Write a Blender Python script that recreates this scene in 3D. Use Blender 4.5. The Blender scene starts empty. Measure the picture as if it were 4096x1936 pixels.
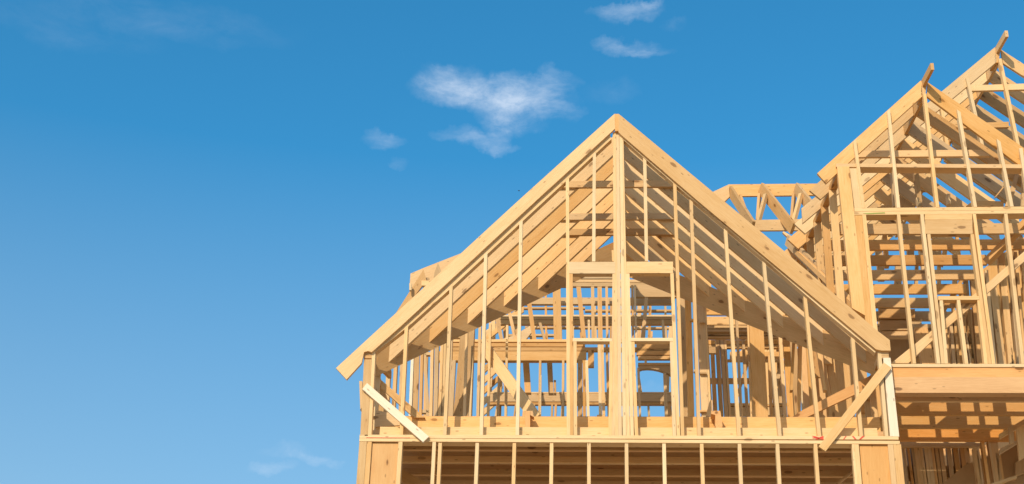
import bpy, math, random
from mathutils import Vector, Matrix
random.seed(7)
C = bpy.context.scene
col = C.collection
V = Vector
# ------------------------------------------------------------------ camera
CAM = V((-0.16673, -16.22843, -6.17993))
YAW, PITCH, ROLL, FPX = -0.0701617, 0.4885814, 0.0283975, 6328.80
SW, SH = 4096.0, 1936.0
_cy, _sy, _cp, _sp = math.cos(YAW), math.sin(YAW), math.cos(PITCH), math.sin(PITCH)
_f = V((_sy * _cp, _cy * _cp, _sp)); _r = V((_cy, -_sy, 0)); _u = _r.cross(_f)
CR = math.cos(ROLL) * _r + math.sin(ROLL) * _u
CU = -math.sin(ROLL) * _r + math.cos(ROLL) * _u
CF = _f
cam = bpy.data.cameras.new("camera"); camo = bpy.data.objects.new("camera", cam); col.objects.link(camo)
M = Matrix.Identity(4)
for i in range(3):
    M[i][0], M[i][1], M[i][2], M[i][3] = CR[i], CU[i], -CF[i], CAM[i]
camo.matrix_world = M
cam.sensor_fit = 'HORIZONTAL'; cam.sensor_width = 36.0; cam.lens = 36.0 * FPX / SW
cam.clip_start = 0.1; cam.clip_end = 5000
C.camera = camo
C.render.resolution_x, C.render.resolution_y = 1024, 484

def ray(px, py):
    return (CR * ((px - SW / 2) / FPX) - CU * ((py - SH / 2) / FPX) + CF)
def P(px, py, Y):
    d = ray(px, py); t = (Y - CAM.y) / d.y
    return CAM + d * t

# ------------------------------------------------------------------ light
SA, SB = 0.35, 0.64                       # travel of the light: right per metre in, down per metre in
sdir = V((SA, 1.0, -SB)).normalized()
sun = bpy.data.lights.new("sun", 'SUN'); suno = bpy.data.objects.new("sun", sun); col.objects.link(suno)
sun.energy = 2.9; sun.angle = math.radians(0.5); sun.color = (1.0, 0.795, 0.55)
suno.rotation_euler = sdir.to_track_quat('-Z', 'Y').to_euler(); suno.location = (-6, -14, 12)
elev = math.asin(-sdir.z)
to_sun = -sdir
azim = math.atan2(to_sun.x, to_sun.y)

C.view_settings.view_transform = 'Standard'; C.view_settings.look = 'None'
C.view_settings.gamma = 1.0; C.view_settings.exposure = 0.35

W = bpy.data.worlds.new("World"); C.world = W; W.use_nodes = True
nt = W.node_tree; N = nt.nodes; L = nt.links; N.clear()
def mth(tree, op, a, b=None, c=None, clamp=False):
    n = tree.nodes.new('ShaderNodeMath'); n.operation = op; n.use_clamp = clamp
    for i, v in enumerate((a, b, c)):
        if v is None: continue
        if isinstance(v, (int, float)): n.inputs[i].default_value = v
        else: tree.links.new(v, n.inputs[i])
    return n.outputs[0]
sky = N.new('ShaderNodeTexSky'); sky.sky_type = 'NISHITA'; sky.sun_disc = False
sky.sun_elevation = elev; sky.sun_rotation = azim
sky.air_density = 1.0; sky.dust_density = 0.3; sky.ozone_density = 3.0; sky.altitude = 0
hs = N.new('ShaderNodeHueSaturation'); hs.inputs['Saturation'].default_value = 1.205; hs.inputs['Value'].default_value = 1.0
tint = N.new('ShaderNodeMix'); tint.data_type = 'RGBA'; tint.blend_type = 'MULTIPLY'; tint.inputs[0].default_value = 1.0
tint.inputs[7].default_value = (0.78, 1.07, 1.02, 1)
L.new(sky.outputs[0], tint.inputs[6]); L.new(tint.outputs[2], hs.inputs['Color'])
tc = N.new('ShaderNodeTexCoord')
sep = N.new('ShaderNodeSeparateXYZ'); L.new(tc.outputs['Generated'], sep.inputs[0])
az = mth(nt, 'ARCTAN2', sep.outputs[0], sep.outputs[1])
el = mth(nt, 'ARCSINE', sep.outputs[2])
def noise(tree, vec, scale, detail=6, rough=0.6, dist=0.0):
    n = tree.nodes.new('ShaderNodeTexNoise'); n.inputs['Scale'].default_value = scale
    n.inputs['Detail'].default_value = detail; n.inputs['Roughness'].default_value = rough
    n.inputs['Distortion'].default_value = dist
    tree.links.new(vec, n.inputs['Vector']); return n
n1 = noise(nt, tc.outputs['Generated'], 30, 6, 0.62)
sepn = N.new('ShaderNodeSeparateColor'); L.new(n1.outputs['Color'], sepn.inputs[0])
daz = mth(nt, 'MULTIPLY', mth(nt, 'SUBTRACT', sepn.outputs[0], 0.5), 0.036)
dele = mth(nt, 'MULTIPLY', mth(nt, 'SUBTRACT', sepn.outputs[1], 0.5), 0.028)
azd = mth(nt, 'ADD', az, daz); eld = mth(nt, 'ADD', el, dele)
mp = N.new('ShaderNodeMapping'); mp.inputs['Scale'].default_value = (1, 1, 2.6); L.new(tc.outputs['Generated'], mp.inputs[0])
fine = noise(nt, mp.outputs[0], 24, 12, 0.68, 0.3)
finev = mth(nt, 'MULTIPLY', mth(nt, 'SUBTRACT', fine.outputs['Fac'], 0.30), 2.2, clamp=True)
# clouds: photo position gives a direction in the sky; (x, y, half width, half height, strength)
clouds = [(1840, 335, 200, 90, .70), (1970, 375, 240, 95, .72), (2140, 385, 200, 75, .75), (2230, 330, 100, 55, .5), (2030, 450, 170, 80, .75), (2250, 425, 110, 42, .5), (2020, 510, 110, 60, .6),
          (1830, 545, 110, 42, .45), (1950, 575, 130, 42, .6), (2040, 605, 80, 26, .4), (1760, 300, 110, 60, .5),
          (1545, 560, 100, 42, .55), (1600, 665, 50, 30, .25), (2500, 45, 170, 44, .75), (2610, 20, 60, 24, .45), (2500, 180, 140, 40, .80), (2590, 200, 120, 26, .4), (2700, 95, 70, 26, .30),
          (1255, 1835, 140, 30, .8), (1090, 1870, 110, 28, .5), (1150, 1805, 140, 26, .3), (2620, 1550, 100, 40, .35), (600, 60, 600, 90, .19), (250, 110, 400, 90, .14), (4080, 520, 140, 120, .45), (2450, 350, 130, 60, .18)]
tot = None
for (cx, cy, rw, rh, st) in clouds:
    d = ray(cx, cy).normalized()
    a0 = math.atan2(d.x, d.y); e0 = math.asin(d.z)
    ra = rw / FPX / math.cos(e0); re = rh / FPX
    u = mth(nt, 'DIVIDE', mth(nt, 'SUBTRACT', azd, a0), ra)
    v = mth(nt, 'DIVIDE', mth(nt, 'SUBTRACT', eld, e0), re)
    r2 = mth(nt, 'ADD', mth(nt, 'MULTIPLY', u, u), mth(nt, 'MULTIPLY', v, v))
    m = mth(nt, 'MULTIPLY', mth(nt, 'SUBTRACT', 1.0, r2, clamp=True), st)
    tot = m if tot is None else mth(nt, 'ADD', tot, m)
cl = mth(nt, 'MULTIPLY', mth(nt, 'MULTIPLY', tot, finev), 1.0, clamp=True)
cl = mth(nt, 'MULTIPLY', mth(nt, 'POWER', cl, 1.15), 0.58)
mixc = N.new('ShaderNodeMix'); mixc.data_type = 'RGBA'
hz = N.new('ShaderNodeMix'); hz.data_type = 'RGBA'
hf = mth(nt, 'MULTIPLY', mth(nt, 'SUBTRACT', 0.540, el), 1.40, clamp=True)
hf = mth(nt, 'MINIMUM', hf, 0.62)
L.new(hf, hz.inputs[0]); L.new(hs.outputs[0], hz.inputs[6]); hz.inputs[7].default_value = (2.9, 2.75, 2.45, 1)
dt = N.new('ShaderNodeVectorMath'); dt.operation = 'DOT_PRODUCT'; L.new(tc.outputs['Generated'], dt.inputs[0]); dt.inputs[1].default_value = tuple(to_sun)
au = mth(nt, 'MULTIPLY', mth(nt, 'SUBTRACT', dt.outputs['Value'], 0.1, clamp=True), 0.52)
gl = N.new('ShaderNodeMix'); gl.data_type = 'RGBA'
L.new(au, gl.inputs[0]); L.new(hz.outputs[2], gl.inputs[6]); gl.inputs[7].default_value = (5.5, 4.4, 3.2, 1)
L.new(cl, mixc.inputs[0]); L.new(gl.outputs[2], mixc.inputs[6]); mixc.inputs[7].default_value = (4.6, 5.0, 5.6, 1)
bg = N.new('ShaderNodeBackground'); bg.inputs[1].default_value = 0.15
L.new(mixc.outputs[2], bg.inputs[0])
wo = N.new('ShaderNodeOutputWorld'); L.new(bg.outputs[0], wo.inputs[0])

# ------------------------------------------------------------------ materials
def wood(name, c1, c2, knot=0.6, shift=0.34):
    m = bpy.data.materials.new(name); m.use_nodes = True
    t = m.node_tree; n = t.nodes; l = t.links
    b = n['Principled BSDF']; b.inputs['Roughness'].default_value = 0.72
    b.inputs['Specular IOR Level'].default_value = 0.25
    tcn = n.new('ShaderNodeTexCoord'); oi = n.new('ShaderNodeObjectInfo')
    off = n.new('ShaderNodeVectorMath'); off.operation = 'MULTIPLY_ADD'
    cmb = n.new('ShaderNodeCombineXYZ')
    for i in range(3): l.new(oi.outputs['Random'], cmb.inputs[i])
    l.new(cmb.outputs[0], off.inputs[0]); off.inputs[1].default_value = (37, 61, 83); l.new(tcn.outputs['Object'], off.inputs[2])
    def mapn(s):
        k = n.new('ShaderNodeMapping'); k.inputs['Scale'].default_value = s; l.new(off.outputs[0], k.inputs[0]); return k.outputs[0]
    g = noise(t, mapn((1.3, 26, 26)), 3.0, 5, 0.6, 1.4)
    lo = noise(t, mapn((0.8, 2.5, 2.5)), 1.6, 3, 0.5)
    rmp = n.new('ShaderNodeMix'); rmp.data_type = 'RGBA'
    fac = mth(t, 'ADD', mth(t, 'MULTIPLY', mth(t, 'SUBTRACT', g.outputs['Fac'], 0.42), 2.3), mth(t, 'MULTIPLY', mth(t, 'SUBTRACT', lo.outputs['Fac'], 0.35), 1.5), clamp=True)
    l.new(fac, rmp.inputs[0]); rmp.inputs[6].default_value = (*c1, 1); rmp.inputs[7].default_value = (*c2, 1)
    # knots
    vo = n.new('ShaderNodeTexVoronoi'); vo.inputs['Scale'].default_value = 1.0
    dn = noise(t, mapn((9, 9, 9)), 2.0, 2, 0.5)
    dm = n.new('ShaderNodeVectorMath'); dm.operation = 'MULTIPLY_ADD'
    l.new(dn.outputs['Color'], dm.inputs[0]); dm.inputs[1].default_value = (.08, .08, .08); l.new(mapn((2.4, 6.0, 6.0)), dm.inputs[2])
    l.new(dm.outputs[0], vo.inputs['Vector'])
    kn = mth(t, 'MULTIPLY', mth(t, 'SUBTRACT', 0.135, vo.outputs['Distance']), 26.0, clamp=True)
    kn = mth(t, 'MULTIPLY', kn, knot)
    pv = n.new('ShaderNodeTexVoronoi'); pv.inputs['Scale'].default_value = 1.0; l.new(mapn((5.5, 15, 15)), pv.inputs['Vector'])
    pk = mth(t, 'MULTIPLY', mth(t, 'SUBTRACT', 0.14, pv.outputs['Distance']), 20.0, clamp=True)
    kn = mth(t, 'MAXIMUM', kn, mth(t, 'MULTIPLY', pk, 0.45))
    halo = mth(t, 'MULTIPLY', mth(t, 'MULTIPLY', mth(t, 'SUBTRACT', 0.30, vo.outputs['Distance'], clamp=True), 2.4, clamp=True), knot * 0.7)
    mh = n.new('ShaderNodeMix'); mh.data_type = 'RGBA'; l.new(halo, mh.inputs[0]); l.new(rmp.outputs[2], mh.inputs[6]); mh.inputs[7].default_value = (c2[0] * .8, c2[1] * .62, c2[2] * .5, 1)
    mk = n.new('ShaderNodeMix'); mk.data_type = 'RGBA'
    l.new(kn, mk.inputs[0]); l.new(mh.outputs[2], mk.inputs[6]); mk.inputs[7].default_value = (.13, .055, .02, 1)
    # weather stain
    stn = noise(t, mapn((1.1, 5, 5)), 2.3, 4, 0.65)
    sf = mth(t, 'MULTIPLY', mth(t, 'MULTIPLY', mth(t, 'SUBTRACT', stn.outputs['Fac'], 0.60), 5.0, clamp=True), 0.45)
    ms = n.new('ShaderNodeMix'); ms.data_type = 'RGBA'; l.new(sf, ms.inputs[0]); l.new(mk.outputs[2], ms.inputs[6]); ms.inputs[7].default_value = (c2[0] * .72, c2[1] * .66, c2[2] * .60, 1)
    h = n.new('ShaderNodeHueSaturation')
    rv = n.new('ShaderNodeMath'); rv.operation = 'FRACT'; l.new(mth(t, 'MULTIPLY', oi.outputs['Random'], 91.7), rv.inputs[0])
    l.new(mth(t, 'ADD', mth(t, 'MULTIPLY', rv.outputs[0], shift), 1.0 - shift * .62), h.inputs['Value'])
    rs = n.new('ShaderNodeMath'); rs.operation = 'FRACT'; l.new(mth(t, 'MULTIPLY', oi.outputs['Random'], 37.3), rs.inputs[0])
    l.new(mth(t, 'ADD', mth(t, 'MULTIPLY', rs.outputs[0], 0.36), 0.86), h.inputs['Saturation'])
    l.new(mth(t, 'ADD', mth(t, 'MULTIPLY', rs.outputs[0], -0.012), 0.507), h.inputs['Hue'])
    l.new(ms.outputs[2], h.inputs['Color'])
    l.new(h.outputs[0], b.inputs['Base Color'])
    bp = n.new('ShaderNodeBump'); bp.inputs['Strength'].default_value = 0.25; bp.inputs['Distance'].default_value = 0.004
    l.new(g.outputs['Fac'], bp.inputs['Height']); l.new(bp.outputs[0], b.inputs['Normal'])
    return m
PINE = wood("pine", (.77, .54, .295), (.655, .415, .19))
PALE = wood("pale_pine", (.81, .63, .39), (.71, .505, .275), .40, .20)
WHITE = wood("white_pine", (.88, .80, .66), (.80, .70, .53), .25, .05)
WARM = wood("warm_fir", (.72, .49, .265), (.60, .38, .185), .6)
FIR = wood("golden_fir", (.76, .455, .215), (.62, .335, .14), .75, .15)
PLY = wood("plywood", (.72, .46, .22), (.64, .37, .16), .75, .08)
GREY = wood("weathered_pine", (.68, .48, .275), (.54, .365, .19), .7)

def flat(name, c, rough=.8):
    m = bpy.data.materials.new(name); m.use_nodes = True; t = m.node_tree; b = t.nodes['Principled BSDF']
    b.inputs['Roughness'].default_value = rough
    tcn = t.nodes.new('ShaderNodeTexCoord'); nz = noise(t, tcn.outputs['Object'], 6, 4)
    mx = t.nodes.new('ShaderNodeMix'); mx.data_type = 'RGBA'; t.links.new(nz.outputs['Fac'], mx.inputs[0])
    mx.inputs[6].default_value = (*[x * .8 for x in c], 1); mx.inputs[7].default_value = (*[min(1, x * 1.15) for x in c], 1)
    t.links.new(mx.outputs[2], b.inputs['Base Color']); return m
RED = flat("red_marker", (.75, .10, .07)); GREEN = flat("green_stamp", (.35, .42, .12))
DIRT = flat("dirt", (.30, .185, .095)); OSB = flat("strand_board", (.48, .32, .17)); CONC = flat("concrete", (.4, .38, .35)); DARKM = flat("feather_dark", (.05, .04, .04))

# ------------------------------------------------------------------ object helpers
WM = {}
def place(o, Mw, parent):
    WM[o.name] = Mw
    if parent is not None:
        o.parent = parent; o.matrix_parent_inverse = WM[parent.name].inverted()
    o.matrix_basis = Mw
    return o
def mesh_obj(name, pieces, mat, parent):
    """pieces: list of (front polygon [world], extrusion vector). Local x runs along the longest edge."""
    fr, ex = pieces[0]
    best = max(range(len(fr)), key=lambda i: (fr[(i + 1) % len(fr)] - fr[i]).length)
    xa = (fr[(best + 1) % len(fr)] - fr[best])
    if ex.length > xa.length:
        za = xa.normalized(); xa = ex.normalized()
    else:
        xa = xa.normalized(); za = ex.normalized()
    za = (za - xa * za.dot(xa)).normalized(); ya = za.cross(xa)
    o0 = sum(fr, V((0, 0, 0))) / len(fr)
    Mw = Matrix(((xa.x, ya.x, za.x, o0.x), (xa.y, ya.y, za.y, o0.y), (xa.z, ya.z, za.z, o0.z), (0, 0, 0, 1)))
    Mi = Mw.inverted()
    vs, fs = [], []
    for fr, ex in pieces:
        n = len(fr); b0 = len(vs)
        nr = V((0, 0, 0))
        for i in range(n): nr += (fr[i] - fr[0]).cross(fr[(i + 1) % n] - fr[0])
        if nr.dot(ex) > 0: fr = fr[::-1]
        vs += [Mi @ p for p in fr] + [Mi @ (p + ex) for p in fr]
        fs.append([b0 + i for i in range(n)])
        fs.append([b0 + n + i for i in reversed(range(n))])
        for i in range(n):
            j = (i + 1) % n
            fs.append([b0 + j, b0 + i, b0 + n + i, b0 + n + j])
    me = bpy.data.meshes.new(name); me.from_pydata([tuple(v) for v in vs], [], fs); me.update()
    me.materials.append(mat)
    o = bpy.data.objects.new(name, me); col.objects.link(o)
    return place(o, Mw, parent)
YV = V((0, 1, 0)); JR = random.Random(3)
def brd(name, par, pts, Y, th=.038, mat=PINE, ext=None):
    """board whose front face has these photo corners on the wall plane at depth Y"""
    return mesh_obj(name, [([P(x, y, Y) for x, y in pts], (ext or YV) * th)], mat, par)
def stud(name, par, xt, yt, xb, yb, Y, w=.038, d=.089, mat=PINE, ts=0.0, zb=None, zt=None):
    """upright: left edge of front face from (xt,yt) down to (xb,yb)"""
    xt += JR.uniform(-1.5, 1.5); xb += JR.uniform(-1.5, 1.5)
    a, b = P(xt, yt, Y), P(xb, yb, Y)
    if zb is not None: b = a + (b - a) * ((zb - a.z) / (b.z - a.z))
    if zt is not None: a = b + (a - b) * ((zt - b.z) / (a.z - b.z))
    wv = V((w, 0, 0))
    return mesh_obj(name, [([b, b + wv, a + wv + V((0, 0, ts * w)), a], YV * d)], mat, par)
def box(name, par, x0, x1, y0, y1, z0, z1, mat=PINE):
    return mesh_obj(name, [([V((x0, y0, z0)), V((x1, y0, z0)), V((x1, y0, z1)), V((x0, y0, z1))], V((0, y1 - y0, 0)))], mat, par)
def bar(name, par, A, B, w, t, mat=PINE, up=V((0, 0, 1))):
    """member from A to B: w is its depth measured in the vertical plane, t its thickness"""
    d = (B - A).normalized(); s = d.cross(up).normalized(); u = s.cross(d).normalized()
    h = u * (w / 2)
    return mesh_obj(name, [([A - h - s * (t / 2), B - h - s * (t / 2), B + h - s * (t / 2), A + h - s * (t / 2)], s * t)], mat, par)

def empty(name, loc, label, cat, group=None):
    o = bpy.data.objects.new(name, None); col.objects.link(o)
    place(o, Matrix.Translation(loc), None)
    o['label'] = label; o['category'] = cat
    if group: o['group'] = group
    return o
BAY = .4064

# ------------------------------------------------------------------ ground
g = mesh_obj("ground", [([V((-1500, -1500, -7.8)), V((1500, -1500, -7.8)), V((1500, 1500, -7.8)), V((-1500, 1500, -7.8))], V((0, 0, -.5)))], DIRT, None)
g['kind'] = 'structure'

house = empty("timber_house_frame", (0.5, 2, -7.8), "unfinished pale timber house frame of bare studs and joists with open gable roofs", "house frame")

# ================================================================== front gable wall (plane Y = 0)
XL, XR = -2.925, 2.932
gw = mesh_obj("gable_wall", [([V((XL, 0, .038)), V((XR - .01, 0, .038)), V((XR - .01, 0, .076)), V((XL, 0, .076))], YV * .14),
                             ([V((XL, 0.002, 0)), V((XR, 0.002, -.012)), V((XR, 0.002, .024)), V((XL, 0.002, .036))], YV * .14)], PALE, house)
def gst(name, xt, yt, xb, yb=1735, Y=0.0, w=.038, d=.089, mat=PALE, ts=0.0):
    return stud(name, gw, xt, yt, xb, yb, Y, w, d, mat, ts, zb=.077)
# left slope studs
mL, mR = 1.066, -1.008
gst("stud", 1489, 1404, 1472, ts=0, mat=PALE)
gst("stud", 1619, 1305, 1597.5, ts=mL)
gst("stud", 1797, 1149, 1773, ts=mL)
gst("stud", 1937.6, 1018, 1916.7, ts=mL)
gst("stud", 2078, 890, 2063, ts=mL)
gst("stud", 2261.5, 725, 2267, ts=mL)
# posts at the left corner
brd("corner_post", gw, [(1441, 1744), (1471, 1744), (1486, 1437), (1456, 1437)], 0.0, .14, PINE)
# king group
gst("king_stud", 2450, 528, 2459.5, mat=PALE); gst("king_stud", 2463.4, 520, 2474.8, mat=PALE, Y=.003)
gst("king_stud", 2477, 528, 2489.5, mat=PALE); gst("king_stud", 2481, 560, 2505, mat=PALE, Y=.004)
gst("trimmer_stud", 2449, 1094, 2446, mat=PINE, Y=.002)
gst("trimmer_stud", 2277, 1094, 2279.5, mat=GREY, Y=.002)
gst("trimmer_stud", 2505.5, 1092.5, 2523, mat=PALE, Y=.002)
gst("trimmer_stud", 2680, 1092, 2706.5, mat=PALE, Y=.001)
gst("stud", 2692, 724, 2722, ts=mR)
# headers, sills and cripples of the two windows
def rect(name, par, x0, y0, x1, y1, Y, th, mat, y0b=None, y1b=None):
    return brd(name, par, [(x0, y1), (x1, y1b if y1b is not None else y1), (x1, y0b if y0b is not None else y0), (x0, y0)], Y, th, mat)
rect("header", gw, 2276, 1047.6, 2461, 1093.6, -.002, .089, PALE)
rect("header", gw, 2505.5, 1046.5, 2692, 1092, -.002, .089, PALE)
rect("sill", gw, 2291, 1352, 2448, 1365, -.001, .089, PALE)
rect("sill", gw, 2519, 1351.4, 2692, 1364, -.001, .089, PALE)
gst("cripple_stud", 2292, 1365.5, 2293.5, mat=PALE); gst("cripple_stud", 2439, 1365.5, 2432.5, mat=PALE)
gst("cripple_stud", 2524.5, 1364.5, 2537.5, mat=PALE, Y=.006); gst("cripple_stud", 2678, 1364, 2692, mat=PALE, Y=.003)
stud("cripple_stud", gw, 2372, 619, 2369, 1045.5, 0, mat=PALE, ts=mL)
stud("cripple_stud", gw, 2571, 630, 2580, 1044, 0, mat=PALE, ts=mR)
stud("cripple_stud", gw, 2446, 1000, 2449.5, 1045, .06, mat=PALE)
# right slope studs
gst("stud", 2758, 797, 2790, 1736, ts=mR, mat=PINE)
gst("stud", 2896, 914, 2949, 1737, ts=mR)
gst("stud", 3049, 1044, 3111, 1738, ts=mR)
gst("stud", 3213, 1184, 3269, 1741, ts=mR)
gst("stud", 3403, 1347, 3436, 1738, ts=mR)
gst("stud", 3510, 1408, 3541, 1744)
brd("corner_post", gw, [(3561, 1746), (3597, 1746), (3562, 1431), (3533, 1431)], 0.0, .14, WHITE)
# sloped plates under the barge rafters
brd("sloped_plate", gw, [(1490, 1418), (1502, 1392), (2147, 802), (2440, 538), (2446, 556), (2088, 887), (1812, 1145), (1640, 1300)], 0.001, .089, PALE)
brd("sloped_plate", gw, [(2487, 540), (2585, 627), (2800, 813), (3300, 1229), (3506, 1398), (3500, 1411), (3300, 1246), (3084, 1059.5), (2694, 733), (2487, 553)], 0.001, .089, PALE)
# rim boards behind the studs
box("rim_board", gw, -2.72, 2.72, .092, .13, .078, .205, PALE)
box("rim_board", gw, -2.80, 2.80, .34, .378, .13, .428, PINE)
box("rim_board", gw, XL, -2.886, .15, 3.1, -.22, .07, PINE); 
box("rim_sun_block", gw, -2.7, 2.7, .132, .338, .165, .185, WARM)  # hidden board added to keep sun from leaking onto the joists below
# side wall plates of the gable room
for (xx0, xx1) in ((XL - .02, XL + .07), (XR - .14, XR - .03)):
    for zz in (.992, 1.032):
        box("top_plate", gw, xx0 + (.0 if zz < 1 else .002), xx1, 0.0 if xx0 < 0 else .002, 2.9, zz, zz + .037, WARM if xx0 < 0 else PINE)
sw = box("side_wall", house, XL + .03, XL + .119, .145, 3.1, .04, .077, PINE)
for k in range(1, 8):
    box("side_wall_stud", sw, XL + .03, XL + .119, BAY * k, BAY * k + .038, .078, .99, PALE if k % 2 else PINE)
    box("side_wall_stud", sw, XR - .13, XR - .041, BAY * k, BAY * k + .038, .078, .99, PINE)
# braces nailed on
brd("brace", house, [(1449, 1556), (1468, 1532), (1715.5, 1746), (1692, 1768)], -.0405, .038, WHITE)
brd("brace", house, [(3274.6, 1785), (3301.8, 1805), (3566, 1471), (3535, 1450)], -.0405, .038, PALE)
brd("brace", house, [(1524, 1552), (1526, 1521), (1700, 1670), (1656, 1670)], .30, .038, PINE)
brd("brace", house, [(3160, 1674), (3210, 1640), (3490, 1498), (3490, 1545), (3200, 1681)], .60, .038, FIR)
# red crayon marks on the plate
for pts in ([(3247, 1743), (3262, 1745), (3296, 1756), (3294, 1759), (3262, 1752)], [(3262, 1756), (3290, 1744), (3297, 1747), (3266, 1759)], [(3250, 1750), (3294, 1750), (3294, 1753), (3250, 1753)],
            [(3372, 1758), (3382, 1744), (3386, 1744), (3376, 1758)], [(3408, 1744), (3414, 1744), (3426, 1757), (3419, 1757)], [(3436, 1757), (3450, 1744), (3459, 1744), (3443, 1757)]):
    brd("red_mark", gw, pts, -.004, .003, RED)
brd("chalk_line", gw, [(1465, 1749.5), (1640, 1750.5), (1640, 1752), (1465, 1751)], -.0035, .003, RED)
# upright offcuts standing at the plate
ob = brd("offcut_block", None, [(2100, 1733), (2120, 1733), (2120, 1643), (2100, 1643)], .16, .17, FIR)
brd("offcut_tab", ob, [(2121, 1660), (2136, 1668), (2130, 1643), (2121, 1643)], .16, .10, FIR)
ob['label'] = "short orange upright offcut standing on the floor rim left of the windows"; ob['category'] = "wood offcut"
ob = brd("offcut_block", None, [(2861, 1700), (2872, 1737), (2893, 1738), (2889, 1690), (2881, 1643), (2845, 1643), (2845, 1655), (2861, 1660)], .16, .15, FIR)
ob['label'] = "angled orange offcut with a pointed scrap, standing on the rim right of the windows"; ob['category'] = "wood offcut"
brd("offcut_tab", ob, [(2823, 1664), (2843, 1668), (2851, 1646), (2850, 1600), (2842, 1600), (2836, 1612)], .45, .038, WARM)

# ------------------------------------------------------------------ gable roof of the front wing
AX = -.083; AZ = 4.198
rf = box("gable_roof", house, AX - .021, AX + .025, -.038, 3.15, AZ - .245, AZ - .002, WARM)     # ridge board
brd("barge_rafter", rf, [(1344, 1472), (1386, 1518), (1446, 1452), (1456, 1408), (1472, 1404), (1487, 1408), (1600, 1307.6), (2147, 800), (2460, 514), (2458.5, 454.6), (2075, 800.8)], -.04, .0385, PINE)
brd("barge_rafter", rf, [(2474, 454.6), (2474, 530), (2800, 811), (3300, 1227), (3504, 1397), (3526, 1402), (3562.7, 1402), (3559, 1360), (3510, 1323.5), (3123, 992.6)], -.04, .0385, PINE)
def zroof(X): return AZ - (AX - X) * mL if X < AX else AZ + (X - AX) * mR
TV = .265
for k in range(1, 8):
    y = BAY * k
    xl = -3.155 + BAY * k; 
    if xl < AX - .25:
        pts = [V((xl, y, zroof(xl) - TV)), V((AX - .02, y, zroof(AX - .02) - TV)), V((AX - .02, y, zroof(AX - .02))), V((xl, y, zroof(xl)))]
        mesh_obj("jack_rafter", [(pts, YV * (.058 if k % 2 else .038))], PINE, rf)
    xr = 3.155 - BAY * k
    if xr > AX + .25:
        pts = [V((AX + .02, y, zroof(AX + .02) - TV)), V((xr, y, zroof(xr) - TV)), V((xr, y, zroof(xr))), V((AX + .02, y, zroof(AX + .02)))]
        mesh_obj("jack_rafter", [(pts, YV * .038)], PINE if k != 3 else PALE, rf)
# valley rafters
for s, x0 in ((1, -3.155), (-1, 3.155)):
    a = V((x0 + s * .28, .25, 0)); n = 3.0 if s > 0 else 3.2
    b = V((x0 + s * (.28 + n - .18), .25 + n - .18, 0))
    f = lambda p, o: V((p.x, p.y, zroof(p.x) - o))
    pts = [f(a, .37), f(b, .37), f(b, .04), f(a, .04)]
    side = V((s * .707, -.707, 0))
    pts = [p - side * .002 for p in pts]
    mesh_obj("valley_rafter", [(pts, -side * .04)], PINE if s > 0 else GREY, rf)
# collar ties
for k in (1, 3, 4):
    z = 3.5; y = BAY * k - .0395
    mesh_obj("collar_tie", [([V((-.80, y, z - .089)), V((.72, y, z - .089)), V((.60, y, z)), V((-.70, y, z))], YV * .038)], GREY, rf)

# ------------------------------------------------------------------ floor of the front wing, seen from below
fl = box("floor_frame", house, -2.86, 2.86, .3795, 3.1, .43, .448, OSB)
for k in range(0, 8):
    y = .27 + k * .4064
    j_ = box("floor_joist", fl, -2.87, 2.87, y, y + .038, .0, .235, (FIR, WARM, FIR, PINE)[k % 4])
    box("ledger_strip", j_, -2.87, 2.87, y - .021, y - .001, .002, .075, (PINE, PALE, WARM, PINE)[k % 4])
# lower storey wall under the plate
lw = box("lower_wall", house, XL, XR, 0.0, .14, -2.76, -2.722, PINE)
for k in range(-5, 7):
    x = k * BAY - .019
    box("lower_stud", lw, x, x + .038, .004, .093, -2.72, -.014, PALE)
x = P(1730, 1766, 0).x
box("lower_stud", lw, x, x + .038, .004, .093, -2.72, -.004, PALE)
for x0, x1, yy, m in ((1437.5, 1467, 0, PINE), (1468, 1487, .003, PINE), (1593.5, 1610, 0, PALE), (3416, 3434, .002, PALE), (3550, 3571, .003, PINE), (3572, 3603, 0, PINE)):
    a, b = P(x0, 1768, yy).x, P(x1, 1768, yy).x
    box("lower_post", lw, a, b, yy, yy + .09, -2.72, -.005 if x0 < 3000 else -.016, m)
for x0, x1 in ((1489, 1593), (3437, 3549)):
    a, b = P(x0, 1768, .03).x, P(x1, 1768, .03).x
    box("sheathing_panel", lw, a, b, .03, .07, -2.72, -.006 if x0 < 3000 else -.016, PLY)
brd("lower_brace", lw, [(1600, 1870), (1640, 1895), (1760, 1960), (1760, 2010), (1600, 1920)], .9, .038, PINE)
brd("lower_brace", lw, [(3420, 1868), (3428, 1876), (3350, 1940), (3335, 1940)], 1.0, .038, WARM)
box("lower_beam", lw, -2.7, 2.8, 2.0, 2.09, -.30, -.01, WARM)
# storeys below the picture
lb = box("lower_storey_wall", house, XL, 9.0, 0.0, .16, -7.8, -2.77, OSB)
box("lower_storey_side", lb, XL, XL + .16, .161, 9.0, -7.8, -2.77, OSB)
box("lower_storey_side", lb, 8.84, 9.0, .161, 9.0, -7.8, -2.77, OSB)
box("lower_storey_back", lb, XL, 9.0, 9.001, 9.16, -7.8, -2.77, OSB)
box("lower_floor", lb, XL + .2, 8.8, .2, 8.9, -3.05, -2.78, WARM)

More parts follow.
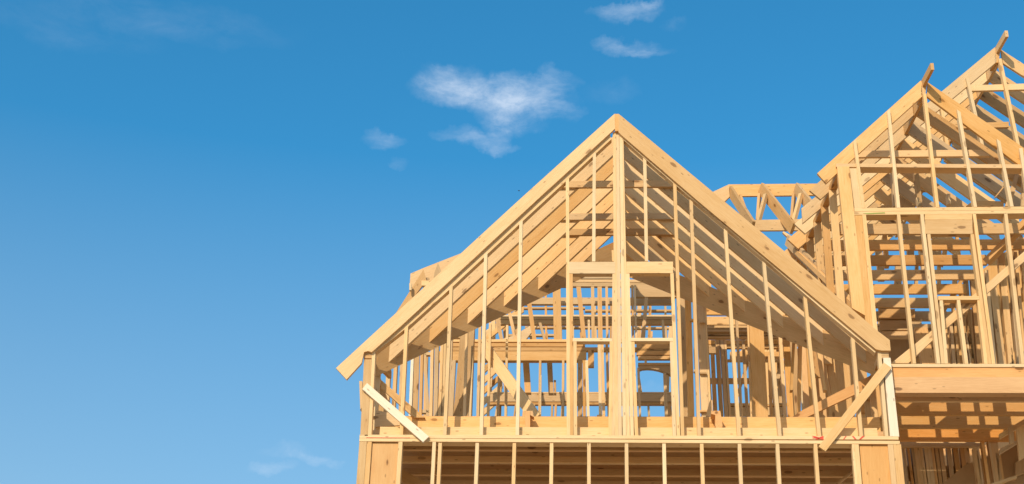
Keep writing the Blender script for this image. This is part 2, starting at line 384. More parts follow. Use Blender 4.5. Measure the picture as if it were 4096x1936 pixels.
# ================================================================== right wing (plane Y = .1), its depth runs slightly to the left
YB = .10; YBR = .15
DB = V((-.113, .9936, 0))
rw = mesh_obj("wing_wall", [([P(3417, 859.5, YB), P(4300, 851, YB), P(4300, 838, YB), P(3417, 846.5, YB)], YV * .14),
                            ([P(3418, 845.5, YB), P(4300, 837, YB), P(4300, 824, YB), P(3417, 832.5, YB)], YV * .139)], PALE, house)
lowz = P(3600, 1455.6, YB).z
rw2 = mesh_obj("wing_bottom_plate", [([V((2.85, YB, lowz - .037)), V((6.4, YB, lowz - .037)), V((6.4, YB, lowz)), V((2.85, YB, lowz))], YV * .14)], PALE, rw)
bz1 = lowz - .038
box("floor_beam", rw, 2.85, 6.4, YB + .012, YB + .126, bz1 - .20 + .085, bz1, FIR)
box("floor_beam", rw, 2.85, 6.4, YB + .004, YB + .128, bz1 - .305, bz1 - .20 + .083, FIR)
def bst(name, xt, yt, xb, yb, w=.038, d=.089, mat=PALE, ts=0, Y=YB, down=True):
    return stud(name, rw, xt, yt, xb, yb, Y, w, d, mat, ts)
UT = 832
# gable studs above the plate stand proud of the rafters
for a in ((3411.5, 565, 3447, UT, .95), (3547, 445, 3588, 831, .95), (3692, 374, 3745, 829, 0), (3827, 438, 3895, 828, -.9), (3988, 556, 4043, 826, -.9), (4076, 592, 4112, 825, 0)):
    bst("wing_gable_stud", a[0], a[1], a[2], a[3], ts=a[4], Y=YB - .003)
# corner posts
brd("wing_corner_post", rw, [(3408, 1232), (3461.5, 1262), (3397, 666), (3348.3, 666)], YB + .003, .089, PINE)
brd("wing_corner_post", rw, [(3418, 832), (3455, 832), (3438, 673), (3398.5, 673)], YB + .006, .089, PALE)
brd("wing_corner_post", rw, [(3468, 1345), (3493, 1345), (3448, 860), (3419, 860)], YB + .006, .08, PINE)
brd("wing_corner_post", rw, [(3494, 1345), (3513, 1345), (3464, 860), (3449, 860)], YB + .0, .089, PALE)
bst("wing_stud", 3589, 858, 3650, 1454, mat=PALE)
bst("wing_king_stud", 3681.6, 857, 3749, 1454, mat=PALE)
bst("wing_trimmer", 3709, 936, 3764.5, 1454, mat=PALE, Y=YB + .002)
bst("wing_cripple", 3757, 1200, 3780, 1454, mat=PALE, Y=YB + .004)
bst("wing_king_stud", 3890, 853, 3969, 1455, mat=PALE)
bst("wing_trimmer", 3881, 936, 3953, 1455, mat=PALE, Y=YB + .002)
bst("wing_cripple", 3908, 1200, 3936, 1455, mat=PALE, Y=YB + .004)
bst("wing_cripple", 3827, 1200, 3858, 1455, mat=PALE)
bst("wing_stud", 4017, 852, 4087, 1455, mat=PALE)
rect("wing_header", rw, 3700.6, 879, 3890, 935, YB - .001, .08, PINE)
rect("wing_header", rw, 3699, 856, 3889, 878.3, YB + .002, .08, PALE)
rect("wing_sill", rw, 3753, 1184, 3917, 1199, YB - .001, .089, PALE)
brd("green_stamp", rw, [(3452, 853), (3540, 848.5), (3540, 853), (3470, 856)], YB - .004, .003, GREEN)
# long let-in brace behind the wing studs
brd("wing_brace", rw, [(3566, 1452), (3730, 1319), (3945, 1136), (4300, 830), (4300, 870), (3945, 1176), (3736, 1355), (3634, 1452)], YB + .10, .038, PINE)
# horizontal gable tie
brd("gable_tie", rw, [(3343.8, 667), (4300, 674), (4300, 658), (3343.8, 654)], YB + .02, .14, WARM)

# ---- left wing gable roof
def shifted(pts, k): return [p + DB * (BAY * k) for p in pts]
ZAP = 4.80
lf = [P(3269, 693, YBR), P(3304.5, 733, YBR), P(3343, 697, YBR), P(3455, 596, YBR), P(3690, 384, YBR), P(3684, 321, YBR)]
apx = P(3684, 321, YBR)
lfull = [P(3269, 693, YBR), P(3309, 737, YBR), P(3455, 606, YBR) , P(3690, 393, YBR), P(3684, 321, YBR)]
ra, rb = P(3711, 327, YBR), P(4300, 732, YBR)
rslope = (rb - ra); 
wr_b = apx - V((0, 0, .15)) 
def ridge(name, ap, par, ln):
    a = ap + V((.002, .041, 0)); q = V((.038, 0, 0)); e = DB * .41
    b = a + DB * 1.45
    return mesh_obj(name, [([a - V((0, 0, .25)), a + q - V((0, 0, .25)), a + q, a.copy()], DB * 1.449),
                           ([b - V((0, 0, .19)), b + q - V((0, 0, .19)), b + q, b.copy()], DB * ln),
                           ([a - e - V((0, 0, .095)), a - e + q - V((0, 0, .095)), a - e + q, a - e], DB * .409)], WARM, par)
wr = ridge("wing_roof", apx, house, .9)
mesh_obj("ridge_block", [([P(3685, 383, YBR), P(3700, 384, YBR), P(3710, 331, YBR), P(3685, 325, YBR)], DB * .2)], WARM, wr)
mesh_obj("wing_barge_rafter", [(lf, YV * .038)], PINE, wr)
mesh_obj("wing_barge_rafter", [([P(3711, 329, YBR), P(3708, 385, YBR), P(4060, 647, YBR), P(4300, 826, YBR), P(4300, 743, YBR), P(4089, 587, YBR)], YV * .038)], PINE, wr)
def rafter_pair(roof, apx, lo_l, lo_r, k, tv, mats, tail=True, nm="wing_rafter", d0=0):
    """common rafters k bays behind the front: sloping boards either side of the ridge"""
    y = DB * (BAY * k + d0)
    sl = (apx.z - lo_l.z) / (apx.x - lo_l.x); sr = (apx.z - lo_r.z) / (lo_r.x - apx.x)
    a = apx + y
    l0 = lo_l + y
    dn = V((sl, 0, -1)).normalized()
    pl = [l0, l0 + V((.13, 0, -.13)), V((a.x, a.y, a.z - tv)), a.copy()]
    pl = [l0, l0 + dn * (tv / math.sqrt(1 + sl * sl)) , V((a.x, a.y, a.z - tv)), a.copy()]
    if mats[0]: mesh_obj(nm, [(pl, YV * .038)], mats[0], roof)
    if not mats[1]: return
    a2 = a + V((.042, 0, 0)); r0 = lo_r + y
    pr = [V((a2.x, a2.y, a2.z - tv)), V((r0.x, r0.y, r0.z - tv)), r0, a2]
    mesh_obj(nm, [(pr, YV * .038)], mats[1], roof)
loL = P(3269, 693, YBR); rr = P(4089, 587, YBR)
loR = apx + (rr - apx) * 1.75
for k in range(1, 8):
    lor = apx + (rr - apx) * (1.75 if k < 3 else max(.8, 1.6 - .1 * k))
    rafter_pair(wr, apx, loL, lor, k, .245, (PINE if k == 1 else None, GREY if k % 3 else PALE))
# ceiling-height ties in the roof
for k, m in ((1, WARM), (5, GREY)):
    q = DB * (BAY * k - .08) + V((0, 0, 0))
    z = 3.93 if k == 1 else 3.80
    mesh_obj("wing_collar_tie", [([V((2.80, YB, z - .09)) + q, V((4.45, YB, z - .09)) + q, V((4.35, YB, z)) + q, V((2.90, YB, z)) + q], YV * .038)], m, wr)
# left side wall of the wing: studs and plates running back
ws = mesh_obj("wing_side_wall", [([V((2.52, YB + .1, 3.43)), V((2.60, YB + .1, 3.43)), V((2.60, YB + .1, 3.465)), V((2.52, YB + .1, 3.465))], DB * 5.2),
                                 ([V((2.52, YB + .1, 3.468)), V((2.60, YB + .1, 3.468)), V((2.60, YB + .1, 3.505)), V((2.52, YB + .1, 3.505))], DB * 5.2)], WARM, house)
for k in range(1, 14):
    q = V((2.515, YB, 0)) + DB * (BAY * k)
    w = .089
    lean = random.uniform(-.02, .02)
    mesh_obj("wing_side_stud", [([q + V((lean, 0, .43 if k > 4 else 1.5)), q + V((w + lean, 0, .43 if k > 4 else 1.5)), q + V((w, 0, 3.428)), q + V((0, 0, 3.428))], YV * .038)], (PINE, PALE, GREY, PINE, WARM)[k % 5], ws)
# frieze boards below the tails
# ---- ceiling joists of the wing
cj = mesh_obj("ceiling_frame", [([V((5.3, YB + .1, 2.88)), V((5.4, YB + .1, 2.88)), V((5.4, YB + .1, 2.95)), V((5.3, YB + .1, 2.95))], DB * 5)], PINE, house)
for k in range(1, 12):
    q = DB * (BAY * k + .10)
    x1 = 5.25 if k < 3 else 4.62
    mesh_obj("ceiling_joist", [([V((2.62, YB, 2.876)) + q, V((x1, YB, 2.876)) + q, V((x1, YB, 3.012)) + q, V((2.62, YB, 3.012)) + q], YV * .038)], (PINE, PINE, WARM, WARM, PINE)[k % 5], cj)
rc = random.Random(5)
for i in range(16):
    x = 3500 + i * 26 + rc.uniform(-8, 8); y = rc.choice((875, 940, 990, 1050, 1110))
    stud("ceiling_strut", cj, x, y, x + rc.uniform(-14, 22), y + rc.uniform(60, 130), rc.uniform(3.0, 4.2), w=rc.choice((.04, .06, .09)), mat=rc.choice((GREY, WARM, PINE)))
# ---- floor joists of the wing seen below the beam
wf = box("wing_floor", house, 2.95, 6.2, 2.35, 2.44, .40, .60, WARM)
box("wing_shade_sheet", wf, 2.95, 6.3, 1.62, 2.06, bz1 - .018, bz1, OSB)  # unseen sheet added only to shade the partition header behind it
for k in range(0, 4):
    y = YB + .26 + BAY * k
    box("wing_floor_joist", wf, 2.95, 6.3, y, y + .038, bz1 - .300, bz1 - .02, (PINE, WARM, PINE, FIR, WARM)[k % 5])

# ---- right wing gable behind (second roof)
Y2 = 1.0
r2 = None
ap2 = P(3979, 189, Y2); t2 = P(3771, 363, Y2)
sl2 = (ap2.z - t2.z) / (ap2.x - t2.x)
wr2 = ridge("rear_gable_roof", ap2, house, 3.4)
mesh_obj("ridge_block", [([P(3979, 250, Y2), P(3993, 250, Y2), P(4003, 200, Y2), P(3980, 192, Y2)], DB * .2)], WARM, wr2)
ll2 = loL + DB * ((Y2 - YBR) / DB.y)
mesh_obj("rear_barge_rafter", [([ll2, ll2 - V((0, 0, .21)), ap2 - V((0, 0, .225)), ap2], YV * .038)], PINE, wr2)
r2a, r2b = P(4004, 198, Y2), P(4096, 257, Y2)
rl2 = r2a + (r2b - r2a) * 5
mesh_obj("rear_barge_rafter", [([r2a - V((0, 0, .21)), rl2 - V((0, 0, .21)), rl2, r2a], YV * .038)], PINE, wr2)
for k in range(1, 12):
    rafter_pair(wr2, ap2, ll2, rl2, k, .25, ((PINE, PALE, PINE)[k % 3], GREY if k < 7 else None), nm="rear_rafter")
for a in ((3863, 311, 3895, 450), (3994, 234, 4065, 570)):
    stud("rear_gable_stud", wr2, a[0], a[1], a[0] + (a[2] - a[0]) * 2.2, a[1] + (a[3] - a[1]) * 2.2, Y2 - .04, mat=PALE)
stud("rear_gable_stud", wr2, 3762, 430, 3790, 640, Y2 - .04, mat=PALE)
rect("rear_gable_tie", wr2, 3880, 341, 4200, 363, Y2 + .02, .038, PINE, y0b=331, y1b=355)
rect("rear_gable_tie", wr2, 3780, 495, 4035, 515, Y2 + .10, .038, GREY, y0b=487, y1b=508)

# ================================================================== main roof at the rear, right of the front gable
YR = 5.0
mr = brd("main_roof", house, [(2914, 785), (3290, 780), (3290, 734), (2914, 737.4)], YR, .038, PINE)
brd("hip_rafter", mr, [(2835, 775), (2914, 738), (2919, 786), (2898, 806), (2850, 830)], YR - .1, .05, WARM)
brd("purlin", mr, [(2985, 922), (3290, 920), (3290, 875), (2985, 880)], YR - .6, .038, PINE)
def rbar(a, b, w, t, mat, ya=YR - .05, yb=YR - .9, nm="main_rafter"):
    return bar(nm, mr, P(a[0], a[1], ya), P(b[0], b[1], yb), w, t, mat)
rbar((2920, 762), (3012, 905), .15, .045, GREY)
rbar((3044, 752), (3172, 915), .17, .045, GREY)
rbar((3184, 752), (3300, 900), .17, .045, GREY)
rbar((3038, 783), (3031, 885), .10, .04, WARM, YR - .03, YR - .3, "web_brace"); rbar((3063, 780), (3033, 890), .06, .05, PINE, YR - .3, YR - .5, "web_brace")
rbar((3176, 783), (3168, 885), .10, .04, WARM, YR - .03, YR - .3, "web_brace"); rbar((3204, 778), (3174, 890), .06, .05, PINE, YR - .3, YR - .5, "web_brace")
rbar((2960, 790), (3000, 900), .09, .04, GREY, YR - .03, YR - .5, "web_brace")
# boards lying on the front roof below the tails
brd("roof_nailer", mr, [(3130, 930), (3134, 925), (3160, 940), (3158, 955)], 2.6, .04, PINE)
bar("roof_nailer", mr, P(3150, 960, 2.2), P(3420, 1240, .6), .14, .04, GREY)
bar("roof_nailer", mr, P(3185, 1000, 2.0), P(3420, 1225, .5), .06, .09, PINE)

# left end of the main roof, peeping over the front slope
lr = brd("left_roof_end", house, [(1638, 1150), (1642, 1094), (1696, 1071), (1860, 1007), (1860, 1110), (1740, 1130)], 3.6, .04, WARM)
brd("hip_board", lr, [(1694, 1078), (1706, 1120), (1600, 1262), (1585, 1250)], 3.3, .04, GREY)
brd("hip_board", lr, [(1700, 1110), (1716, 1110), (1716, 1210), (1680, 1210)], 3.4, .04, GREY)
brd("hip_board", lr, [(1752, 1052), (1775, 1110), (1730, 1140), (1738, 1090)], 3.35, .04, GREY)
rect("hip_block", lr, 1686, 1122, 1720, 1142, 3.1, .05, PALE)
rect("hip_block", lr, 1637, 1133, 1646, 1160, 3.2, .05, PALE)

# ================================================================== partitions inside, placed wall by wall
def wall(name, Y, mat, plates):
    x0, y0, x1, y1 = plates[0]
    return rect(name, house, x0, y0, x1, y1, Y, .089, mat)
def S(par, name, Y, items):
    for it in items:
        xt, yt, xb, yb, w = it[:5]; m = it[5] if len(it) > 5 else PINE
        stud(name, par, xt, yt, xb, yb, Y, w=w, d=it[6] if len(it) > 6 else .089, mat=m)
def H(par, name, Y, items):
    for it in items:
        x0, y0, x1, y1 = it[:4]; m = it[4] if len(it) > 4 else PINE
        rect(name, par, x0, y0, x1, y1, Y, .06, m)
# wall A: 1.6 m behind the gable wall on the left
wa = rect("left_partition", house, 1545, 1668, 1880, 1676, 1.5, .089, PINE)
S(wa, "partition_stud", 1.5, [(1545, 1466, 1536, 1668, .05, PINE), (1577, 1452, 1566, 1668, .042, PINE), (1600, 1440, 1592, 1668, .06, GREY), (1645, 1415, 1634, 1668, .035, WHITE), (1658, 1410, 1650, 1668, .062, GREY, .03),
      (1682, 1405, 1675, 1668, .035, GREY), (1723, 1360, 1716, 1668, .038, PINE), (1740, 1350, 1733, 1668, .05, GREY), (1762, 1345, 1752, 1668, .038), (1776, 1340, 1765, 1668, .03, PALE), (1862, 1320, 1852, 1668, .03)])
brd("leaning_post", wa, [(1812, 1668), (1872, 1668), (1898, 1316), (1842, 1331)], 1.75, .05, GREY)
brd("leaning_post", wa, [(1705, 1668), (1719, 1668), (1704, 1405), (1690, 1405)], 2.6, .04, GREY)
H(wa, "blocking", 2.6, [(1675, 1638, 1722, 1651, GREY), (1682, 1408, 1730, 1420, PINE), (1800, 1340, 1840, 1350, PALE)])
S(wa, "partition_stud", 2.6, [(1806, 1440, 1796, 1668, .05, GREY), (1915, 1300, 1905, 1668, .035, PINE), (1955, 1290, 1948, 1668, .03, PALE), (1888, 1310, 1875, 1668, .03, PALE)])
# floor-level framing in the left corner
bar("corner_tie", wa, P(1505, 1445, .3), P(1560, 1500, .9), .09, .038, WARM)
brd("corner_tie", wa, [(1508, 1635), (1535, 1640), (1580, 1668), (1500, 1668)], .9, .05, PINE)
brd("corner_gusset", wa, [(1500, 1668), (1505, 1640), (1600, 1660), (1610, 1700), (1500, 1708)], .33, .03, PINE)
# wall B: main partition with the tall lit beam (3.2 m back)
YW = 3.3
wb = rect("middle_partition", house, 1745, 1405, 2345, 1441.5, YW, .089, PINE)
H(wb, "partition_plate", YW, [(1800, 1357, 2700, 1367, PALE), (1800, 1372, 2340, 1386, WARM), (1790, 1389, 2700, 1403, GREY)])
H(wb, "partition_header", YW, [(2546, 1373, 2690, 1419, GREY), (2552, 1423, 2690, 1436, WARM), (2552, 1451, 2690, 1460, PINE)])
S(wb, "partition_cripple", YW + .02, [(2578, 1437, 2578, 1451, .03, PALE)])
arch = [(2553, 1461), (2690, 1461), (2690, 1506), (2680, 1498), (2663, 1489), (2634, 1479.5), (2612, 1475), (2590, 1473.5), (2570, 1475), (2560, 1478), (2560, 1560), (2566, 1568), (2553, 1668)]
brd("arched_header", wb, [(2553, 1461), (2690, 1461), (2690, 1506), (2680, 1498), (2663, 1489), (2634, 1479.5), (2612, 1475), (2590, 1473.5), (2570, 1475), (2558, 1479)], YW + .01, .07, WARM)
S(wb, "partition_stud", YW, [(2310, 1442, 2312, 1668, .06, WARM), 
      (2422, 1370, 2430, 1668, .035, WARM), (2548, 1470, 2556, 1668, .03, GREY), (2654, 1490, 2661, 1668, .04, GREY), (2692, 1370, 2708, 1668, .03, PINE), (1992, 1440, 1985, 1668, .03, PALE), (2025, 1300, 2018, 1668, .032, PALE), (2155, 1440, 2152, 1668, .032, PINE), (2159, 1500, 2158, 1668, .02, PALE), (2249, 1440, 2247, 1668, .032, PINE)])
bar("wall_brace", wb, P(1930, 1375, YW - .5), P(2145, 1675, YW - .9), .15, .04, PALE)
S(wb, "leaning_post", YW + .3, [(2090, 1442, 2100, 1570, .085, WARM), (2188, 1442, 2194, 1572, .07, WARM), (2215, 1520, 2216, 1572, .03, WARM)])
S(wb, "near_stud", 1.3, [(2329, 1441, 2333, 1668, .034, PINE), (2342, 1441, 2346, 1668, .034, PALE)])
S(wb, "near_stud", .8, [(2389, 1377, 2394, 1660, .036, PALE), (2403, 1377, 2408, 1660, .034, PALE)])
rect("sole_block", wb, 2388, 1659, 2420, 1668, .8, .06, PINE)
rect("hung_block", wb, 2352, 1400, 2376, 1466, 2.6, .06, WARM)
S(wb, "partition_stud", 2.9, [(1795, 1330, 1785, 1668, .05, GREY), (1838, 1330, 1826, 1668, .05, WARM), (1880, 1310, 1868, 1668, .06, GREY), (1765, 1345, 1757, 1668, .05, WARM), (1700, 1400, 1694, 1668, .04, WARM), (1926, 1400, 1918, 1668, .03, GREY)])
# lower ledger line behind it
wc = rect("rear_partition", house, 1960, 1574, 2700, 1606, 4.6, .089, GREY)
H(wc, "partition_plate", 4.6, [(1950, 1609, 2705, 1618, WARM), (1960, 1568, 2705, 1573, PALE)])
S(wc, "rear_stud", 4.6, [(x, 1618, x + (x - 2440) * .02, 1690, w, m) for x, w, m in ((1985, .03, GREY), (2058, .02, GREY), (2092, .05, WARM), (2130, .03, GREY), (2206, .028, GREY), (2220, .03, WARM), (2245, .03, GREY), (2590, .028, GREY), (2440, .03, GREY), (2665, .07, WARM))])
S(wc, "rear_stud", 4.7, [(1960, 1450, 1950, 1570, .05, GREY), (2000, 1480, 1995, 1700, .03, PINE), (2012, 1520, 2020, 1600, .03, WARM), (2553, 1515, 2560, 1570, .03, WARM), (2664, 1490, 2661, 1570, .05, WARM), (2443, 1440, 2448, 1620, .05, WARM)])
# wall D: upper tier seen through the windows
YU = 3.9
wd = rect("upper_partition", house, 1975, 1190, 2700, 1216, YU, .06, PINE)
H(wd, "upper_plate", YU + .3, [(2060, 1130, 2770, 1145, GREY), (2285, 1118, 2760, 1128, GREY), (1990, 1259, 2690, 1266, PALE), (1985, 1268, 2690, 1278, PINE), (1985, 1280, 2690, 1297, GREY)])
H(wd, "upper_header", YU - .2, [(2537, 1139, 2748, 1187, GREY)])
S(wd, "upper_stud", YU - .25, [(2389, 1146, 2391, 1357, .032, GREY), (2399, 1146, 2402, 1357, .032, GREY), (2422, 1146, 2424, 1357, .035, WARM), (2535, 1146, 2541, 1357, .028, PALE), (2524, 1140, 2530, 1357, .03, GREY), (2738, 1188, 2752, 1420, .05, PINE), (2648, 1279, 2653, 1357, .03, PALE), (2349, 1279, 2351, 1357, .03, PALE), (2365, 1146, 2366, 1357, .045, PINE), (2211, 1146, 2216, 1362, .11, PINE), (2450, 1146, 2453, 1357, .03, PALE)])
brd("leaning_web", wd, [(2328, 1357), (2345, 1357), (2323, 1146), (2305, 1146)], YU - .3, .05, WARM)
brd("leaning_web", wd, [(2563, 1357), (2580, 1357), (2592, 1190), (2579, 1190)], YU - .3, .05, GREY)
brd("leaning_web", wd, [(2720, 1320), (2736, 1200), (2728, 1200), (2712, 1320)], YU - .3, .05, WARM)
brd("leaning_web", wd, [(2000, 1362), (2014, 1362), (1995, 1260), (1980, 1230), (1970, 1230)], YU - .3, .05, WARM)
brd("leaning_web", wd, [(2056, 1362), (2070, 1362), (2043, 1245), (2035, 1190), (2018, 1190)], YU - .5, .05, WARM)
brd("leaning_web", wd, [(2130, 1362), (2146, 1362), (2124, 1200), (2106, 1200)], YU - .5, .05, WARM)
brd("leaning_web", wd, [(2175, 1362), (2186, 1362), (2165, 1290), (2154, 1290)], YU - .5, .05, GREY)
brd("leaning_web", wd, [(1990, 1362), (2100, 1362), (2150, 1300), (2140, 1290), (2060, 1340)], YU + 1.0, .05, GREY)
S(wd, "upper_block", YU - .4, [(2182, 1330, 2183, 1362, .03, WARM), (2603, 1325, 2602, 1357, .03, WARM), (2320, 1330, 2322, 1357, .03, WARM)])
rnd = random.Random(11)
for i in range(15):
    x = 1965 + i * 52 + rnd.uniform(-14, 14); ln = rnd.uniform(-12, 12)
    stud("far_stud", wd, x, 1152 + rnd.choice((0, 0, 60, 110)), x + ln, 1357, rnd.choice((4.7, 5.1, 5.5)), w=rnd.choice((.03, .04, .06)), mat=rnd.choice((WARM, GREY, PINE)))
for (x0, y0, x1, y1, m) in ((1990, 1228, 2340, 1234, WARM), (2290, 1104, 2450, 1114, GREY), (2340, 1238, 2690, 1245, GREY), (2100, 1305, 2440, 1312, WARM), (2530, 1308, 2700, 1314, PINE), (2030, 1336, 2240, 1343, GREY)):
    rect("far_plate", wd, x0, y0, x1, y1, 5.3, .06, m)
# lit common rafters beyond, seen low through the wall on the left
for i in range(5):
    brd("far_rafter", wd, [(1930, 1470 + 42 * i), (2010, 1402 + 42 * i), (2010, 1424 + 42 * i), (1930, 1497 + 42 * i)], 4.2 + .3 * i, .04, PINE)
for i in range(4):
    brd("far_rafter", wd, [(1935, 1352 - 8 * i), (2095 - 18 * i, 1222 + 10 * i), (2095 - 18 * i, 1246 + 10 * i), (1948, 1362 - 8 * i)], 5.0 + .35 * i, .04, PINE)
# wall E: right half of the room
we = rect("right_partition", house, 2826, 1318, 3150, 1326, 2.9, .089, GREY)
for i, (a, b) in enumerate(((1179, 1214.5), (1223, 1258), (1266, 1298.5))):
    rect("room_joist", we, 2820, a, 3170, b, 2.5 + .4 * i, .038, PINE)
H(we, "room_plate", 2.95, [(2826, 1328, 3150, 1341, GREY), (2826, 1345, 3150, 1352, WARM), (2826, 1302, 3150, 1313, PINE)])
H(we, "room_plate", 3.6, [(2830, 1360, 3140, 1377, PINE), (2830, 1379, 3140, 1391, GREY), (2920, 1407, 3130, 1437, PINE), (2910, 1437, 3130, 1443, WARM), (2826, 1384, 2876, 1412, WARM), (2900, 1615, 3130, 1624, GREY), (2906, 1628, 3130, 1660, PINE), (2905, 1612, 3160, 1618, PALE), (2830, 1512, 3000, 1530, WARM)])
S(we, "room_stud", 2.6, [(2786, 1190, 2806, 1668, .10, PINE), (2812, 1186, 2834, 1668, .035, PALE), (2739, 1188, 2752, 1668, .08, PINE), (2775, 1390, 2789, 1668, .03, WARM)])
brd("wide_post", we, [(3012, 1670), (3073, 1672), (3050, 1240), (2994, 1228)], 2.4, .09, PINE)
S(we, "room_stud", 2.5, [(2940, 1200, 2962, 1670, .03, GREY), (3074, 1420, 3083, 1672, .032, PINE), (3110, 1275, 3137, 1672, .042, PINE), (2988, 1228, 3004, 1670, .02, PALE)])
S(we, "room_stud", 3.3, [(2860, 1345, 2880, 1660, .05, GREY), (2880, 1348, 2898, 1668, .05, WARM), (2896, 1345, 2915, 1668, .03, PINE), (2967, 1345, 2985, 1668, .035, PINE), (2842, 1415, 2855, 1668, .05, WARM)])
brd("room_brace", we, [(2938, 1600), (2950, 1600), (3000, 1440), (2988, 1440)], 3.7, .04, GREY)
brd("room_brace", we, [(3075, 1580), (3085, 1610), (3130, 1480), (3125, 1440)], 3.7, .04, GREY)
H(we, "room_block", 2.55, [(2760, 1275, 2790, 1282, PALE), (2800, 1284, 2822, 1290, PINE), (2775, 1478, 2795, 1486, PALE), (2800, 1487, 2826, 1494, WARM), (2795, 1640, 2845, 1647, WARM)])
brd("backing_panel", we, [(3318, 1668), (3420, 1668), (3400, 1345), (3290, 1345)], 2.0, .02, PINE)
brd("backing_panel", we, [(3405, 1640), (3480, 1660), (3460, 1400), (3385, 1400)], 2.1, .02, PINE)
brd("outrigger", wa, [(1441, 1640), (1449, 1645), (1449, 1524), (1437, 1524)], .5, .038, PINE)
S(we, "room_stud", 3.1, [(2714, 1190, 2730, 1668, .09, WARM), (2816, 1330, 2836, 1668, .05, WARM)])
brd("backing_panel", we, [(3215, 1668), (3325, 1668), (3300, 1330), (3200, 1290)], 2.3, .02, WARM)
# boards standing near the wing side wall
S(we, "loose_stud", 1.4, [(3172, 1330, 3162, 1560, .03, PINE), (3196, 1315, 3188, 1650, .04, WARM), (3258, 1335, 3296, 1560, .035, PALE), (3290, 1345, 3330, 1590, .08, GREY)])

# ================================================================== inside the right wing
wi = rect("wing_partition", house, 3600, 1752, 3925, 1786, 2.2, .07, WARM)
H(wi, "wing_block", 2.2, [(3600, 1738, 3960, 1744, WARM), (3600, 1747, 3950, 1751, WARM)])
S(wi, "wing_lower_stud", 2.25, [(x, 1787, x + 26, 1990, w, m) for x, w, m in ((3608, .03, GREY), (3628, .03, WARM), (3643, .035, GREY), (3655, .035, PALE), (3667, .035, PALE), (3680, .033, PALE), (3694, .035, PALE), (3707, .05, PALE), (3722, .035, PINE), (3738, .04, PINE), (3755, .05, GREY), (3785, .05, GREY), (3812, .06, PINE), (3838, .05, GREY), (3855, .06, PINE))])
S(wi, "wing_lower_stud", 1.6, [(3893, 1790, 3920, 1990, .05, PINE), (3905, 1790, 3930, 1990, .035, WARM), (3925, 1762, 3958, 1990, .035, PINE), (3950, 1762, 3985, 1990, .03, PINE), (3955, 1726, 3985, 1990, .09, GREY), (3982, 1812, 4005, 1990, .06, GREY)])
brd("stair_panel", wi, [(3740, 1960), (3860, 1860), (4010, 1800), (4060, 1760), (4110, 1740), (4110, 1960)], 2.0, .02, OSB)
brd("wing_beam", wi, [(3998, 1735), (4110, 1668), (4110, 1690), (4002, 1752)], 1.0, .06, PINE)
brd("wing_beam", wi, [(4000, 1795), (4070, 1760), (4070, 1772), (4000, 1815)], 1.2, .06, WARM)
brd("wing_beam", wi, [(4036, 1705), (4052, 1700), (4058, 1770), (4040, 1775)], .95, .05, GREY)
brd("wing_beam", wi, [(4062, 1850), (4110, 1815), (4110, 1885), (4062, 1905)], 1.9, .05, WARM)
brd("wing_beam", wi, [(4066, 1715), (4094, 1700), (4110, 1820), (4078, 1840)], .9, .05, GREY)
brd("wing_beam", wi, [(3960, 1936), (4068, 1900), (4068, 1912), (3985, 1940)], 1.2, .05, PINE)
# right interior wall of the wing
brd("lower_backing", wi, [(3590, 1995), (3970, 1995), (3950, 1780), (3590, 1780)], 3.2, .02, FIR)
brd("lower_backing", wi, [(3940, 1995), (4160, 1995), (4130, 1690), (3930, 1730)], 3.5, .02, FIR)
brd("wing_backing", wi, [(3520, 1462), (3700, 1462), (3685, 1270), (3510, 1270)], 3.6, .02, WARM)
brd("wing_backing", wi, [(3660, 1462), (3960, 1462), (3950, 1230), (3760, 1250)], 3.4, .02, PINE)
brd("wing_backing", wi, [(3925, 1462), (4160, 1462), (4120, 930), (3915, 1090)], 2.8, .02, PINE)
wx = bar("wing_inner_wall", house, P(3945, 1050, .95), P(4160, 835, .45), .075, .09, WARM)
S(wx, "wing_inner_stud", 1.2, [(3990, 1004, 4035, 1460, .06, PINE), (4008, 1010, 4050, 1460, .03, WARM), (3941, 1080, 3975, 1460, .035, PALE), (4075, 940, 4130, 1460, .05, PINE), (3958, 1130, 3996, 1460, .08, PINE), (3920, 1100, 3950, 1460, .05, GREY), (4030, 1000, 4070, 1460, .05, GREY), (4055, 990, 4098, 1460, .035, WARM)])
S(wx, "wing_inner_stud", 2.4, [(3835, 1120, 3862, 1460, .035, WARM), (3856, 1100, 3884, 1460, .05, GREY), (3880, 1090, 3910, 1460, .10, GREY), (3806, 1190, 3830, 1460, .03, PINE), (3795, 1260, 3812, 1460, .04, GREY), (3862, 1330, 3880, 1460, .02, PALE), (3870, 1300, 3890, 1460, .03, PINE), (3770, 1300, 3785, 1460, .05, GREY), (3660, 1310, 3690, 1460, .16, WARM), (3740, 1290, 3760, 1460, .06, WARM)])
brd("stair_rail", wx, [(3740, 1272), (3860, 1090), (3872, 1092), (3772, 1262)], 2.3, .05, WARM)
H(wx, "wing_inner_plate", 2.9, [(3515, 1213, 3650, 1222, GREY), (3515, 1226, 3640, 1232, WARM), (3515, 1236, 3660, 1275, GREY), (3520, 1282, 3640, 1320, WARM), (3530, 1325, 3640, 1350, GREY)])
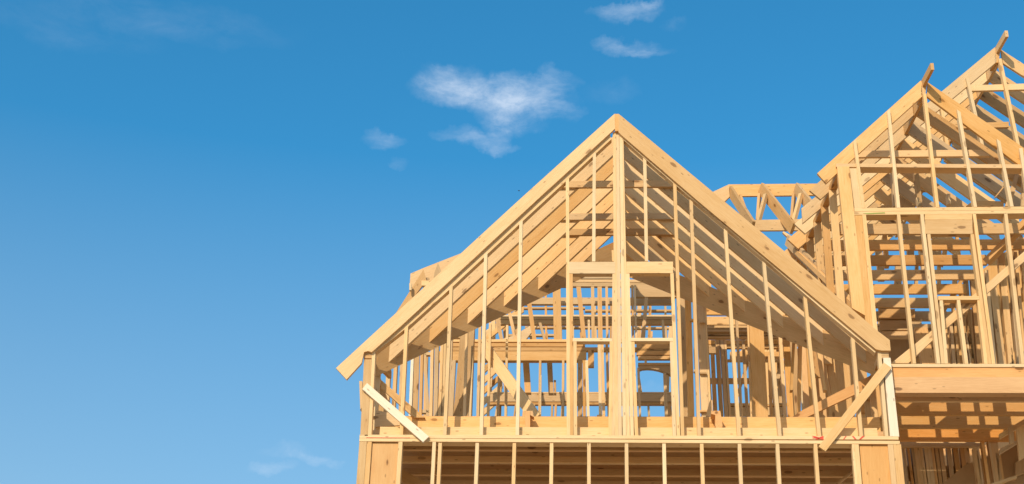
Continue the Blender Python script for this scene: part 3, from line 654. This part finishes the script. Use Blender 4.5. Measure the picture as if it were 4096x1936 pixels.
S(wx, "wing_roof_post", 1.35, [(3553, 520, 3573, 824, .055, GREY), (3655, 668, 3672, 824, .055, GREY), (3665, 790, 3675, 826, .038, PALE), (3787, 775, 3792, 815, .04, PALE)])
H(wx, "wing_roof_tie", 2.3, [(3600, 745, 3735, 761, GREY), (3510, 820, 3662, 828, PINE), (3680, 818, 3760, 828, PALE), (3600, 775, 3650, 820, GREY)])
brd("wing_roof_strut", wx, [(4020, 824), (4045, 824), (4075, 705), (4070, 668)], .5, .038, WARM)
brd("wing_roof_strut", wx, [(3978, 790), (3984, 787), (4022, 742), (4018, 738)], .6, .038, WARM)
brd("wing_roof_strut", wx, [(3865, 824), (3880, 812), (3920, 803), (4015, 805), (4015, 824)], 1.0, .038, PINE)
brd("wing_roof_strut", wx, [(4085, 824), (4115, 824), (4115, 640), (4090, 700)], .4, .05, GREY)

# ================================================================== a small bird far off left of the gable
d = ray(2076, 763).normalized(); bp_ = CAM + d * 120
def bird():
    import bmesh
    bm = bmesh.new()
    bmesh.ops.create_icosphere(bm, subdivisions=2, radius=.05)
    for v in bm.verts:
        v.co.x *= 2.0 * (1 if v.co.x > 0 else 1.5); v.co.z *= .8
    for s in (1, -1):
        pts = [V((.05, 0, .02)), V((.02, s * .08, .07)), V((-.03, s * .19, .04)), V((-.06, s * .17, .035)), V((-.05, s * .05, .02))]
        top = [bm.verts.new(p) for p in pts]; bot = [bm.verts.new(p - V((0, 0, .008))) for p in pts]
        bm.faces.new(top); bm.faces.new(bot[::-1])
        for i in range(5): bm.faces.new((top[i], bot[i], bot[(i + 1) % 5], top[(i + 1) % 5]))
    me = bpy.data.meshes.new("bird"); bm.to_mesh(me); bm.free(); me.materials.append(DARKM)
    o = bpy.data.objects.new("bird", me); col.objects.link(o)
    place(o, Matrix.Translation(bp_) @ Matrix.Rotation(.5, 4, 'Z') @ Matrix.Rotation(.4, 4, 'X') @ Matrix.Scale(.7, 4), None)
    o['label'] = "tiny dark bird flying in the sky left of the front gable peak"; o['category'] = "bird"
bird()
